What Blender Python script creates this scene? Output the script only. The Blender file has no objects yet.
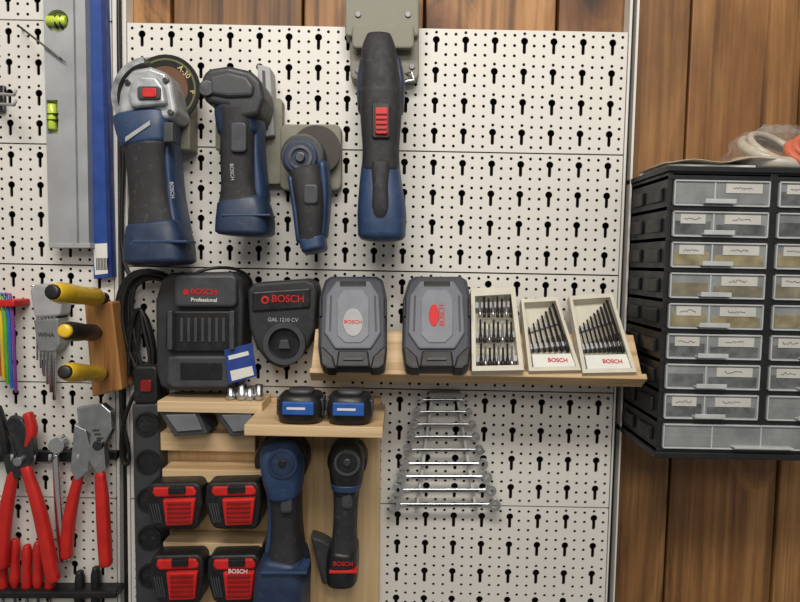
import bpy, math, random
from mathutils import Vector, Matrix
from mathutils.geometry import tessellate_polygon
random.seed(3)
S=bpy.context.scene
S.view_settings.view_transform='Standard'
pi=math.pi
F=620.0; D=0.79; ZR=1.45
PITCH=math.radians(3.6); ROLL=math.radians(1.1)
R=Matrix.Rotation(pi/2-PITCH,3,'X')@Matrix.Rotation(ROLL,3,'Z')
C=Vector((0,-D,ZR+D*math.tan(PITCH)))
PX=D/F
X3=Vector((1,0,0))
class Pl:
    def __init__(s,p0,n): s.p0=Vector(p0); s.n=Vector(n).normalized()
    def at(s,px,py,h=0):
        r=R@Vector(((px-400)/F,(301-py)/F,-1)); q=s.p0+s.n*h
        t=(q-C).dot(s.n)/r.dot(s.n); return C+r*t
W=Pl((0,0,0),(0,-1,0))
def P(x,y,d=0): return W.at(x,y,d)
# ---------------- materials
MC={}
def srgb(c):
    return tuple(((v/255)/12.92 if v/255<=0.04045 else ((v/255+0.055)/1.055)**2.4) for v in c)+(1,)
def mat(name,rgb,rough=0.5,metal=0.0,var=0.12,scale=60,bump=0.0,trans=0.0,alpha=1.0,coat=0.0,wear=0.0):
    if name in MC: return MC[name]
    m=bpy.data.materials.new(name); m.use_nodes=True; nt=m.node_tree; b=nt.nodes['Principled BSDF']
    c=srgb(rgb)
    tc=nt.nodes.new('ShaderNodeTexCoord'); no=nt.nodes.new('ShaderNodeTexNoise')
    no.inputs['Scale'].default_value=scale; no.inputs['Detail'].default_value=4
    nt.links.new(tc.outputs['Object'],no.inputs['Vector'])
    rp=nt.nodes.new('ShaderNodeValToRGB')
    rp.color_ramp.elements[0].position=0.3; rp.color_ramp.elements[1].position=0.7
    rp.color_ramp.elements[0].color=tuple(v*(1-var) for v in c[:3])+(1,)
    rp.color_ramp.elements[1].color=tuple(min(1,v*(1+var)) for v in c[:3])+(1,)
    nt.links.new(no.outputs['Fac'],rp.inputs['Fac']); out=rp.outputs['Color']
    if wear:
        n3=nt.nodes.new('ShaderNodeTexNoise'); n3.inputs['Scale'].default_value=140; n3.inputs['Detail'].default_value=8; n3.inputs['Roughness'].default_value=.75
        nt.links.new(tc.outputs['Object'],n3.inputs['Vector'])
        r3=nt.nodes.new('ShaderNodeValToRGB'); r3.color_ramp.elements[0].position=.56; r3.color_ramp.elements[0].color=(0,0,0,1); r3.color_ramp.elements[1].position=.72; r3.color_ramp.elements[1].color=(wear,wear,wear,1)
        nt.links.new(n3.outputs['Fac'],r3.inputs['Fac'])
        mx=nt.nodes.new('ShaderNodeMix'); mx.data_type='RGBA'; nt.links.new(r3.outputs['Color'],mx.inputs[0]); nt.links.new(out,mx.inputs[6]); mx.inputs[7].default_value=(.32,.32,.32,1); out=mx.outputs[2]
    nt.links.new(out,b.inputs['Base Color'])
    mr=nt.nodes.new('ShaderNodeMapRange'); mr.inputs['From Min'].default_value=.3; mr.inputs['From Max'].default_value=.7
    mr.inputs['To Min'].default_value=max(.05,rough-.08); mr.inputs['To Max'].default_value=min(1,rough+.12)
    nt.links.new(no.outputs['Fac'],mr.inputs['Value']); nt.links.new(mr.outputs[0],b.inputs['Roughness'])
    b.inputs['Metallic'].default_value=metal
    b.inputs['Transmission Weight'].default_value=trans; b.inputs['Alpha'].default_value=alpha
    b.inputs['Coat Weight'].default_value=coat
    if bump:
        n2=nt.nodes.new('ShaderNodeTexNoise'); n2.inputs['Scale'].default_value=scale*12
        nt.links.new(tc.outputs['Object'],n2.inputs['Vector'])
        bp=nt.nodes.new('ShaderNodeBump'); bp.inputs['Strength'].default_value=bump; bp.inputs['Distance'].default_value=0.0006
        nt.links.new(n2.outputs['Fac'],bp.inputs['Height']); nt.links.new(bp.outputs['Normal'],b.inputs['Normal'])
    MC[name]=m; return m
def wood(name,dark,mid,light,sc=(16,16,1.0),knots=True,off=(0,0,0),rough=0.55,ks=(5.0,5.0,2.6)):
    if name in MC: return MC[name]
    m=bpy.data.materials.new(name); m.use_nodes=True; nt=m.node_tree; b=nt.nodes['Principled BSDF']; L=nt.links.new
    def N(t): return nt.nodes.new(t)
    tc=N('ShaderNodeTexCoord'); mp=N('ShaderNodeMapping')
    mp.inputs['Scale'].default_value=sc; mp.inputs['Location'].default_value=off
    L(tc.outputs['Object'],mp.inputs['Vector'])
    vec=mp.outputs[0]; vo=None
    if knots:
        mp3=N('ShaderNodeMapping'); mp3.inputs['Scale'].default_value=ks; mp3.inputs['Location'].default_value=off
        L(tc.outputs['Object'],mp3.inputs['Vector'])
        vo=N('ShaderNodeTexVoronoi'); vo.inputs['Scale'].default_value=1.0; L(mp3.outputs[0],vo.inputs['Vector'])
        kr=N('ShaderNodeMapRange'); kr.inputs['From Min'].default_value=0.0; kr.inputs['From Max'].default_value=0.35; kr.inputs['To Min'].default_value=1.6; kr.inputs['To Max'].default_value=0.0
        L(vo.outputs['Distance'],kr.inputs['Value'])
        ad=N('ShaderNodeVectorMath'); ad.operation='ADD'; L(vec,ad.inputs[0]); L(kr.outputs[0],ad.inputs[1]); vec=ad.outputs[0]
    n1=N('ShaderNodeTexNoise'); n1.inputs['Scale'].default_value=1.0; n1.inputs['Detail'].default_value=8; n1.inputs['Roughness'].default_value=0.62; n1.inputs['Distortion'].default_value=1.2
    L(vec,n1.inputs['Vector'])
    mp2=N('ShaderNodeMapping'); mp2.inputs['Scale'].default_value=tuple(v*7 if v>5 else v*2 for v in sc)
    L(tc.outputs['Object'],mp2.inputs['Vector'])
    n2=N('ShaderNodeTexNoise'); n2.inputs['Scale'].default_value=1.0; n2.inputs['Detail'].default_value=3
    L(mp2.outputs[0],n2.inputs['Vector'])
    ma=N('ShaderNodeMath'); ma.operation='MULTIPLY_ADD'; ma.inputs[1].default_value=0.35
    L(n2.outputs['Fac'],ma.inputs[0]); 
    m2=N('ShaderNodeMath'); m2.operation='MULTIPLY'; m2.inputs[1].default_value=0.68
    L(n1.outputs['Fac'],m2.inputs[0]); L(m2.outputs[0],ma.inputs[2])
    rp=N('ShaderNodeValToRGB'); e=rp.color_ramp.elements
    e[0].position=0.36; e[0].color=srgb(dark); e[1].position=0.66; e[1].color=srgb(light)
    k=e.new(0.5); k.color=srgb(mid)
    L(ma.outputs[0],rp.inputs['Fac'])
    out=rp.outputs['Color']
    def mul(col,fac):
        nonlocal out
        mx=N('ShaderNodeMix'); mx.data_type='RGBA'; mx.blend_type='MULTIPLY'; mx.inputs[0].default_value=fac
        L(out,mx.inputs[6]); L(col,mx.inputs[7]); out=mx.outputs[2]
    if knots:
        r2=N('ShaderNodeValToRGB'); q=r2.color_ramp.elements
        q[0].position=0.05; q[0].color=(0.07,0.04,0.02,1); q[1].position=0.26; q[1].color=(1,1,1,1); kk=q.new(0.12); kk.color=(0.5,0.36,0.25,1)
        L(vo.outputs['Distance'],r2.inputs['Fac']); mul(r2.outputs['Color'],0.92)
        mp4=N('ShaderNodeMapping'); mp4.inputs['Scale'].default_value=(7,7,2.4); mp4.inputs['Location'].default_value=(off[2],0,off[0])
        L(tc.outputs['Object'],mp4.inputs['Vector'])
        n4=N('ShaderNodeTexNoise'); n4.inputs['Scale'].default_value=1.0; n4.inputs['Detail'].default_value=6; n4.inputs['Roughness'].default_value=.65
        L(mp4.outputs[0],n4.inputs['Vector'])
        r4=N('ShaderNodeValToRGB'); q=r4.color_ramp.elements; q[0].position=.35; q[0].color=(.47,.38,.31,1); q[1].position=.6; q[1].color=(1,1,1,1)
        L(n4.outputs['Fac'],r4.inputs['Fac']); mul(r4.outputs['Color'],.8)
        mp5=N('ShaderNodeMapping'); mp5.inputs['Scale'].default_value=(60,60,1.6); L(tc.outputs['Object'],mp5.inputs['Vector'])
        n5=N('ShaderNodeTexNoise'); n5.inputs['Scale'].default_value=1.0; n5.inputs['Detail'].default_value=5; L(mp5.outputs[0],n5.inputs['Vector'])
        r5=N('ShaderNodeValToRGB'); q=r5.color_ramp.elements; q[0].position=.30; q[0].color=(.3,.22,.16,1); q[1].position=.4; q[1].color=(1,1,1,1)
        L(n5.outputs['Fac'],r5.inputs['Fac']); mul(r5.outputs['Color'],.8)
    L(out,b.inputs['Base Color']); b.inputs['Roughness'].default_value=rough
    bp=N('ShaderNodeBump'); bp.inputs['Strength'].default_value=0.3; bp.inputs['Distance'].default_value=0.001
    L(ma.outputs[0],bp.inputs['Height']); L(bp.outputs['Normal'],b.inputs['Normal'])
    MC[name]=m; return m
WHITE=mat('powder_white',(222,219,212),0.38,var=0.03,scale=6)
NAVY=mat('navy_plastic',(42,64,98),0.45,bump=0.12,wear=.14)
NAVYD=mat('navy_dark',(34,50,78),0.47,bump=0.12,wear=.14)
BLACK=mat('black_rubber',(40,40,43),0.65,bump=0.35,scale=90,wear=.2)
BLK2=mat('black_plastic',(27,27,29),0.42,wear=.12)
DGREY=mat('dark_grey_plastic',(64,66,70),0.48,bump=0.12,wear=.15)
MGREY=mat('mid_grey_plastic',(112,114,120),0.5,bump=0.1)
LGREY=mat('light_grey',(165,166,168),0.5)
OLIVE=mat('holder_olive_grey',(134,132,118),0.6,bump=0.2)
SILVER=mat('brushed_metal',(196,198,200),0.32,1.0,scale=80)
CAST=mat('cast_magnesium',(172,175,177),0.42,0.4,var=.18,scale=90,bump=.2)
CHROME=mat('chrome',(226,228,230),0.2,1.0,var=0.05)
STEEL=mat('dark_steel',(95,95,98),0.35,1.0,var=.25)
ALU=mat('aluminium_coated',(174,177,179),0.42,0.35,var=0.07,scale=25)
RED=mat('red_plastic',(204,36,32),0.42)
RED2=mat('red_grip',(192,34,28),0.45,bump=0.1)
REDT=mat('red_print',(200,25,30),0.5)
REDD=mat('red_dark',(130,18,16),0.45)
BLUE=mat('blue_paint',(36,70,142),0.42,var=0.08,wear=.1)
BLUEL=mat('blue_label',(40,90,170),0.4)
YEL=mat('yellow_handle',(226,186,40),0.3,var=0.06,coat=0.4)
GRN=mat('vial_green',(205,228,80),0.15,var=0.05,coat=0.6)
CREAM=mat('cream_tray',(205,200,184),0.5,var=0.05)
WPAPER=mat('label_paper',(222,222,216),0.7,var=0.04)
LABEL=mat('drawer_label',(196,195,188),0.6,var=0.06)
INK=mat('ink',(25,25,30),0.6)
CLEAR=mat('clear_drawer',(136,139,140),0.2,var=0.25,scale=35,coat=0.3)
CLEARD=mat('clear_drawer_dark',(100,103,104),0.25,var=0.4,scale=70)
CLEARL=mat('clear_drawer_edge',(186,189,190),0.2,var=0.1)
PINE=wood('pine_ply',(172,142,100),(206,176,134),(224,200,160),sc=(1.5,9,30),knots=False)
PINEV=wood('pine_ply_vertical',(170,136,94),(204,172,126),(220,192,150),sc=(26,9,1.6),knots=False)
BLOCKW=wood('oak_block',(120,78,38),(170,118,64),(196,146,90),sc=(30,30,3),knots=False)
# ---------------- object helpers
CUR=None
def obj(name,px,py,d=0.02):
    global CUR
    e=bpy.data.objects.new(name,None); e.empty_display_size=0.02; S.collection.objects.link(e)
    e.location=P(px,py,d); CUR=e; return e
def reg(o):
    if CUR is not None:
        o.parent=CUR; o.matrix_parent_inverse=Matrix.Translation(CUR.location).inverted()
def mesh(name,vs,fs,m,smooth=False,bevel=0,seg=2):
    me=bpy.data.meshes.new(name); me.from_pydata([tuple(v) for v in vs],[],fs)
    me.materials.append(m)
    if smooth: me.polygons.foreach_set('use_smooth',[True]*len(me.polygons))
    me.update()
    import bmesh
    bm=bmesh.new(); bm.from_mesh(me); bmesh.ops.recalc_face_normals(bm,faces=bm.faces); bm.to_mesh(me); bm.free()
    o=bpy.data.objects.new(name,me); S.collection.objects.link(o); reg(o)
    if bevel:
        b=o.modifiers.new('bevel','BEVEL'); b.width=bevel; b.segments=seg; b.limit_method='ANGLE'; b.angle_limit=0.6
    return o
def poly(name,pts,h0,h1,m,bevel=0.0015,pl=W,seg=2,top=1.0):
    """extruded outline; outline measured on the front plane h1"""
    f=[pl.at(x,y,h1) for x,y in pts]; n=len(f); bk=[v-pl.n*(h1-h0) for v in f]
    fs=[list(range(n)),list(range(2*n-1,n-1,-1))]+[[i,(i+1)%n,n+(i+1)%n,n+i] for i in range(n)]
    return mesh(name,f+bk,fs,m,bevel=bevel,seg=seg)
def box(name,x0,y0,x1,y1,h0,h1,m,bevel=0.0015,pl=W,**k): return poly(name,[(x0,y0),(x1,y0),(x1,y1),(x0,y1)],h0,h1,m,bevel,pl,**k)
def circ(cx,cy,r,n=28,a0=0,a1=2*pi,ry=None):
    ry=ry or r
    if abs(a1-a0-2*pi)<1e-6: return [(cx+r*math.cos(a0+i*2*pi/n),cy-ry*math.sin(a0+i*2*pi/n)) for i in range(n)]
    return [(cx+r*math.cos(a0+i*(a1-a0)/n),cy-ry*math.sin(a0+i*(a1-a0)/n)) for i in range(n+1)]
def disc(name,cx,cy,r,h0,h1,m,bevel=0.0008,pl=W,n=32,ry=None): return poly(name,circ(cx,cy,r,n,ry=ry),h0,h1,m,bevel,pl)
def rrect(x0,y0,x1,y1,r,n=4):
    p=[]
    for cx,cy,a in ((x1-r,y0+r,0),(x0+r,y0+r,pi/2),(x0+r,y1-r,pi),(x1-r,y1-r,1.5*pi)):
        p+=[(cx+r*math.cos(a+i*pi/2/n),cy-r*math.sin(a+i*pi/2/n)) for i in range(n+1)]
    return p
def plate(name,outer,holes,h0,h1,m,pl=W):
    loops=[outer]+holes; vs=[];edges=[];k=0
    for lp in loops:
        for i in range(len(lp)): edges.append((k+i,k+(i+1)%len(lp)))
        vs+=[pl.at(x,y,h1) for x,y in lp]; k+=len(lp)
    loc=[[Vector((x,y,0)) for x,y in lp] for lp in loops]
    tr=tessellate_polygon(loc); n=len(vs)
    bk=[v-pl.n*(h1-h0) for v in vs]
    fs=[list(t) for t in tr]+[[n+a for a in t][::-1] for t in tr]+[[a,b,n+b,n+a] for a,b in edges]
    return mesh(name,vs+bk,fs,m)
def sp(v,p): return math.copysign(abs(v)**(2.0/p),v)
def sweep(name,cs,rx,ry,m,p=2.0,N=20,smooth=True,cap=0.0,hint=None):
    cs=[Vector(c) for c in cs]; n=len(cs); rx=list(rx); ry=list(ry)
    tang=[(cs[min(i+1,n-1)]-cs[max(i-1,0)]).normalized() for i in range(n)]
    if cap:
        t0=tang[0];t1=tang[-1]
        pre=[cs[0]-t0*cap,cs[0]-t0*cap*0.72]; post=[cs[-1]+t1*cap*0.72,cs[-1]+t1*cap]
        cs=pre+cs+post; rx=[rx[0]*.62,rx[0]*.88]+rx+[rx[-1]*.88,rx[-1]*.62]; ry=[ry[0]*.62,ry[0]*.88]+ry+[ry[-1]*.88,ry[-1]*.62]
        tang=[t0,t0]+tang+[t1,t1]
    h0=Vector(hint) if hint else Vector((0,1,0))
    vs=[];fs=[]
    for c,t,a_,b_ in zip(cs,tang,rx,ry):
        h=h0
        if abs(t.dot(h))>0.93: h=Vector((0,0,1))
        a=t.cross(h).normalized(); b=a.cross(t).normalized()
        for i in range(N):
            q=2*pi*i/N; vs.append(c+a*a_*sp(math.cos(q),p)+b*b_*sp(math.sin(q),p))
    for j in range(len(cs)-1):
        for i in range(N): fs.append([j*N+i,j*N+(i+1)%N,(j+1)*N+(i+1)%N,(j+1)*N+i])
    fs.append(list(range(N))[::-1]); fs.append([(len(cs)-1)*N+i for i in range(N)])
    return mesh(name,vs,fs,m,smooth=smooth)
def loft(name,secs,m,p=2.6,cap=0.004,N=28):
    """sections: (px,py,depth_centre,half_width_px,half_depth_m)"""
    out=[]
    n=len(secs)
    for i in range(n-1):
        p0=secs[max(i-1,0)];p1=secs[i];p2=secs[i+1];p3=secs[min(i+2,n-1)]
        for k in range(5):
            t=k/5; out.append(tuple(0.5*((2*b)+(-a+c)*t+(2*a-5*b+4*c-d)*t*t+(-a+3*b-3*c+d)*t**3) for a,b,c,d in zip(p0,p1,p2,p3)))
    out.append(secs[-1])
    return sweep(name,[P(s[0],s[1],s[2]) for s in out],[s[3]*PX*(D-s[2])/D for s in out],[s[4] for s in out],m,p=p,N=N,cap=cap)
def tube(name,pts,r,m,N=10,cap=0.0):
    cs=[P(*q) for q in pts]
    rr=r if isinstance(r,(list,tuple)) else [r]*len(cs)
    return sweep(name,cs,rr,rr,m,N=N,cap=cap)
def cable(name,pts,r,m):
    cu=bpy.data.curves.new(name,'CURVE'); cu.dimensions='3D'; s=cu.splines.new('NURBS'); s.points.add(len(pts)-1)
    for q,pt in zip(pts,s.points): pt.co=tuple(P(*q))+(1,)
    s.use_endpoint_u=True; s.order_u=4; cu.bevel_depth=r; cu.bevel_resolution=3; cu.resolution_u=8; cu.materials.append(m)
    o=bpy.data.objects.new(name,cu); S.collection.objects.link(o); reg(o); return o
def text(label,px,py,h,size_px,m,pl=W,rot=0,name='lettering'):
    cu=bpy.data.curves.new(name,'FONT'); cu.body=label; cu.size=size_px*PX*1.0; cu.align_x='CENTER'; cu.align_y='CENTER'; cu.extrude=0.0002; cu.offset=0.0001
    cu.materials.append(m); o=bpy.data.objects.new(name,cu); S.collection.objects.link(o)
    n=pl.n; y=n.cross(X3); M=Matrix((X3,y,n)).transposed().to_4x4()
    if rot: M=M@Matrix.Rotation(rot,4,'Z')
    M.translation=pl.at(px,py,h); o.matrix_world=M; reg(o); return o
def wbox(name,x0,x1,y0,y1,z0,z1,m,bevel=0.001):
    vs=[(x,y,z) for x in (x0,x1) for y in (y0,y1) for z in (z0,z1)]
    fs=[[0,1,3,2],[4,6,7,5],[0,4,5,1],[2,3,7,6],[0,2,6,4],[1,5,7,3]]
    return mesh(name,vs,fs,m,bevel=bevel)
# ---------------- room
WALLY=0.022
seams=[P(x,10).x for x in (165,300,425,562,700)]
w=seams[4]-seams[3]
xs=[-1.6,-1.25,-0.95,-0.75,-0.55]+seams+[seams[4]+w*.85,seams[4]+2*w,seams[4]+3*w,1.3]
obj('wall_back',400,10,-0.03); CUR.location=Vector((0,WALLY,1.3))
cols=[((94,62,32),(150,106,60),(182,136,84)),((106,72,40),(166,120,70),(196,148,94)),((82,55,30),(136,96,54),(170,124,76))]
for i in range(len(xs)-1):
    c=cols[i%3]
    m=wood('plank_wood_%d'%i,*c,sc=(20,20,1.3),off=(i*3.7,0,i*1.9))
    wbox('plank_%d'%i,xs[i]+0.0018,xs[i+1]-0.0018,WALLY+(i%2)*.002,WALLY+0.02,0,2.6,m,bevel=0.002)
wbox('backing',-1.6,1.3,WALLY+0.021,WALLY+0.04,0,2.6,mat('dark_gap',(20,14,10),0.9))
CUR=None
FLOOR=mat('concrete_floor',(120,118,112),0.8,var=0.2,scale=5)
wbox('floor',-1.6,1.3,-2.6,WALLY+0.04,-0.05,0,FLOOR,0)
wbox('ceiling',-1.6,1.3,-2.6,WALLY+0.04,2.6,2.65,mat('ceiling_white',(215,206,190),0.8),0)
# ---------------- pegboards
def tile_template(tw,th):
    hx,hz=tw/2,th/2; loops=[[(-hx,-hz),(hx,-hz),(hx,hz),(-hx,hz)]]
    r=0.0045; s=0.0021; a=math.asin(s/r); k=[]
    for i in range(13):
        q=-pi/2+a+(2*pi-2*a)*i/12; k.append((r*math.cos(q),0.0055+r*math.sin(q)))
    for i in range(5):
        q=pi+pi*i/4; k.append((s*math.cos(q),-0.008+s*math.sin(q)))
    loops.append(k)
    for dx in (-tw/3,tw/3):
        for dz in (-th/3,0,th/3): loops.append([(dx+0.0020*math.cos(2*pi*i/8),dz+0.0020*math.sin(2*pi*i/8)) for i in range(8)])
    loops.append([(0.0020*math.cos(2*pi*i/8),th/2-0.0042+0.0020*math.sin(2*pi*i/8)) for i in range(8)])
    tr=tessellate_polygon([[Vector((x,z,0)) for x,z in l] for l in loops])
    pts=[p for l in loops for p in l]; ed=[];k0=0
    for j,l in enumerate(loops):
        if j: ed+=[(k0+i,k0+(i+1)%len(l)) for i in range(len(l))]
        k0+=len(l)
    return pts,tr,ed
HOLE_SHADE=mat('hole_shade_dark',(28,20,15),0.95)  # near-black colour standing in for the shade behind the peg holes
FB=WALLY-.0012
def pegpanel(name,x0,x1,z0,z1,nx,nz,yo=0.0):
    tw=(x1-x0)/nx; th=(z1-z0)/nz; pts,tr,ed=tile_template(tw,th); vs=[];fs=[]; n=len(pts)
    for i in range(nx):
        for j in range(nz):
            cx=x0+(i+.5)*tw; cz=z0+(j+.5)*th; b=len(vs)
            vs+=[(cx+x,yo,cz+z) for x,z in pts]+[(cx+x,yo+0.0015,cz+z) for x,z in pts]
            fs+=[[b+a for a in t] for t in tr]+[[b+p,b+q,b+n+q,b+n+p] for p,q in ed]
    me=bpy.data.meshes.new(name); me.from_pydata(vs,[],fs); me.materials.append(WHITE)
    o=bpy.data.objects.new(name,me); S.collection.objects.link(o); reg(o)
    for nm,a in (('fold_top',(x0,x1,yo+0.0002,FB,z1-0.0012,z1)),('fold_bottom',(x0,x1,yo+0.0002,FB,z0,z0+0.0012)),('fold_left',(x0,x0+0.0012,yo+0.0002,FB,z0,z1)),('fold_right',(x1-0.0012,x1,yo+0.0002,FB,z0,z1))):
        wbox(nm,*a,WHITE,0)
    wbox('added_shade_sheet',x0+.0015,x1-.0015,.016,.018,z0+.0015,z1-.0015,HOLE_SHADE,0)  # added sheet, not part of the board; makes the holes look dark
xr=(P(628,40).x+P(606,560).x)/2; xl=(P(127,20).x+P(132,590).x)/2
zs=[P(590,y).z for y in (30,157,275,393,510)]
ph=(zs[1]-zs[4])/3; z2=zs[2]
obj('pegboard',380,300,0)
g=0.0009
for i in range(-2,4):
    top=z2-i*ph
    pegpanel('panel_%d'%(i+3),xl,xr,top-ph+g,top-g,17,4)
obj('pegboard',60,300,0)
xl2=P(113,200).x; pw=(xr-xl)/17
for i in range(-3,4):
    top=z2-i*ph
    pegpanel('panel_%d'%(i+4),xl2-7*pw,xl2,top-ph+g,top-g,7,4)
def upright(px_x0,wd):
    x0=px_x0; z1=2.3; z0=0.0
    wbox('channel_left',x0,x0+0.0015,0.001,FB,z0,z1,WHITE,0); wbox('channel_right',x0+wd-0.0015,x0+wd,0.001,FB,z0,z1,WHITE,0)
    k=int((z1-z0)/0.025); c=x0+wd/2
    loops=[[(x0,z0),(x0+wd,z0),(x0+wd,z1),(x0,z1)]]
    for i in range(k):
        z=z0+0.006+i*0.025; loops.append([(c-.002,z),(c+.002,z),(c+.002,z+.014),(c-.002,z+.014)])
    tr=tessellate_polygon([[Vector((x,z,0)) for x,z in l] for l in loops])
    pts=[(x,0.0,z) for l in loops for x,z in l]
    mesh('slotted_face',pts,[list(t) for t in tr],WHITE)
    wbox('channel_dark',x0+.002,x0+wd-.002,0.014,0.016,z0,z1,BLK2,0)
obj('slotted_wall_upright',633,300,0); upright(xr+0.0015,0.0115)
obj('slotted_wall_upright',120,300,0); upright(xl2+0.0015,xl-xl2-0.003)
# ---------------- spirit level
obj('spirit_level',66,120)
plate('level_body_upper',[(42,-60),(84,-60),(86,60),(44.5,60)],[circ(57,21,11.5,20)],0.0,0.026,ALU)
plate('level_body_lower',[(44.5,60),(86,60),(89,247),(49,247)],[[(46.5,100),(57.5,100),(58.5,134),(47.5,134)]],0.0,0.026,ALU)
poly('end_cap',[(48,243),(90,243),(90,248),(49,248)],0.0,0.027,LGREY,0.0008)
poly('groove',[(72,-60),(74,-60),(79,243),(77,243)],0.02,0.0263,MGREY,0)
disc('vial_seat',57,21,11.5,0.008,0.018,mat('vial_frame',(190,196,150),.4))
tube('vial_tube',[(48,21,.022),(66,21,.022)],0.0062,GRN,cap=0.001)
box('vial_mark',54,15,55.2,27,0.02,0.0275,INK,0); box('vial_mark',59,15,60.2,27,0.02,0.0275,INK,0)
box('vial_seat',46.5,100,58.5,134,0.01,0.018,mat('vial_frame',(190,196,150),.4),0.0005)
tube('vial_tube',[(52,105,.022),(52.7,129,.022)],0.0052,GRN,cap=0.001)
box('vial_mark',47,113,58,114.2,0.02,0.0275,INK,0); box('vial_mark',47,119,58,120.2,0.02,0.0275,INK,0)
obj('steel_scriber',40,42); tube('rod',[(20,27,.03),(60,58,.03)],0.0012,STEEL,cap=0.0005); tube('tip',[(60,58,.03),(66,62.5,.03)],[.0012,.0003],STEEL)
tube('hook',[(22,28,.03),(22,29,.0)],0.001,STEEL)
obj('straightedge_ruler',97,120)
poly('blade',[(86,-60),(103,-60),(112,277),(93.5,279)],0.0,0.0135,BLUE,0.0008)
poly('edge_strip',[(99,-60),(103,-60),(112,277),(108,277)],0.0135,0.0145,mat('blue_edge',(22,44,104),0.4),0)
poly('price_label',[(93,244),(109,243),(111,273),(95,275)],0.0136,0.0142,WPAPER,0)
for i in range(9): box('bar_%d'%i,96+i*1.5,258,96.7+i*1.5+(i%2)*.3,270,0.0142,0.0145,INK,0)
# ---------------- angle grinder
obj('angle_grinder',155,165,0.05)
disc('grinding_disc',165,89,35,0.034,0.037,mat('abrasive',(38,35,34),0.9,bump=1,scale=120))
plate('disc_label_ring',circ(165,89,31,32),[circ(165,89,29,32)],0.037,0.0374,mat('disc_ring_green',(92,98,58),0.6))
plate('disc_label',circ(165,89,23,32),[circ(165,89,12,32)],0.037,0.0374,mat('disc_label_rust',(98,64,42),0.6))
plate('disc_guard',circ(150,95,39,24,1.75,4.0)+circ(150,95,33,24,1.75,4.0)[::-1],[],0.022,0.066,SILVER)
plate('guard_back',circ(152,95,38,24,1.6,4.4),[],0.022,0.026,SILVER)
text('A-30',184,72,0.0376,7,mat('tan_text',(200,180,130),0.6),rot=-0.8); text('P',192,92,0.0376,6,mat('tan_text',(200,180,130)),rot=-1.5)
poly('gear_housing',[(124,78),(132,69),(150,66),(166,72),(172,86),(177,112),(172,119),(122,121),(117,110),(119,92)],0.03,0.078,CAST,0.009,seg=4)
poly('gear_cover',[(130,82),(140,75),(156,76),(163,86),(166,104),(130,108),(127,94)],0.07,0.086,CAST,0.004,seg=3)
for sx,sy in ((127,82),(165,80),(170,112),(124,114)): disc('housing_screw',sx,sy,3,.07,.0805,STEEL,.0006)
poly('spindle_lock',rrect(137,86,160,99,3),0.084,0.089,DGREY,0.001); poly('red_mark',rrect(142,88,156,97,2),0.088,0.0905,RED,0.0008)
loft('collar',[(147,117,.053,29,.029),(149,131,.053,28,.031),(151,147,.054,25,.03)],NAVY,p=3.4)
for i in range(4): poly('vent_%d'%i,[(126,122+i*6),(134,124+i*6),(134,126+i*6),(126,124+i*6)],0.07,0.0805,BLK2,0)
box('slide_switch',163,122,173,142,0.075,0.086,DGREY)
poly('chevron',[(125,137),(150,120),(150,125),(125,142)],0.08,0.0855,LGREY,0.0005)
loft('grip',[(151,144,.054,24,.029),(152,165,.053,21.5,.028),(155,200,.053,21.5,.028),(158,228,.055,26,.031)],BLACK,p=3)
loft('side_rail',[(173,148,.048,5,.024),(176,190,.048,5,.024),(181,230,.05,7,.027)],NAVY)
loft('battery_foot',[(158,226,.056,26,.031),(160,243,.057,30,.034),(161,262,.058,31,.035)],NAVYD,p=4,cap=0.004)
box('foot_plate',132,240,187,243,0.06,0.0915,NAVY,0.0008)
text('BOSCH',172,190,0.0812,4.5,LGREY,rot=-1.5)
poly('wall_cleat',[(150,100),(190,100),(190,150),(150,150)],0.0,0.03,OLIVE,0.002)
# ---------------- cordless angle drill
obj('cordless_angle_drill',237,150,0.05)
poly('gear_head',[(201,76),(208,68),(228,65),(250,70),(261,80),(264,98),(258,116),(238,119),(226,106),(206,103),(200,92)],0.026,0.088,mat('gear_head_grey',(48,50,54),.48,wear=.2),0.011,seg=4)
poly('head_cover',[(208,76),(228,71),(247,76),(254,86),(252,96),(228,97),(210,94)],0.08,0.0925,DGREY,0.004,seg=3)
disc('output_spindle',206,88,8,.084,.092,STEEL,.001)
loft('neck',[(240,100,.057,20,.03),(240,115,.056,22,.031),(241,135,.055,20,.03)],NAVYD,p=3.2)
loft('grip',[(240,112,.057,19.5,.032),(241,130,.057,17.5,.031),(241,160,.056,17.5,.03),(242,188,.055,18,.03),(243,205,.055,22,.031)],BLACK,p=3)
loft('side_shell',[(260,108,.05,5,.022),(259,150,.05,5,.022),(262,200,.05,7,.024)],NAVY)
loft('battery_foot',[(244,203,.055,23,.031),(246,218,.056,26,.034),(246,233,.056,26.5,.035)],NAVYD,p=4,cap=0.004)
box('foot_line',222,214,270,216,0.06,0.0905,NAVY,0.0006)
poly('trigger',rrect(230,122,246,152,4),0.08,0.0905,DGREY,0.002)
text('BOSCH',232,172,0.0862,4.5,LGREY,rot=-1.5)
box('wall_cleat',215,100,255,150,0.0,0.03,OLIVE,0.002)
obj('tool_wall_holder',268,100,0.01)
poly('rail',[(257,64),(270,67),(274,135),(262,137)],0.0,0.03,LGREY,0.001)
poly('rail_slot',[(262,70),(265,71),(268,130),(265,131)],0.028,0.0305,DGREY,0)
poly('plate',rrect(262,98,282,184,4),0.0,0.018,OLIVE,0.001)
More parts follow.
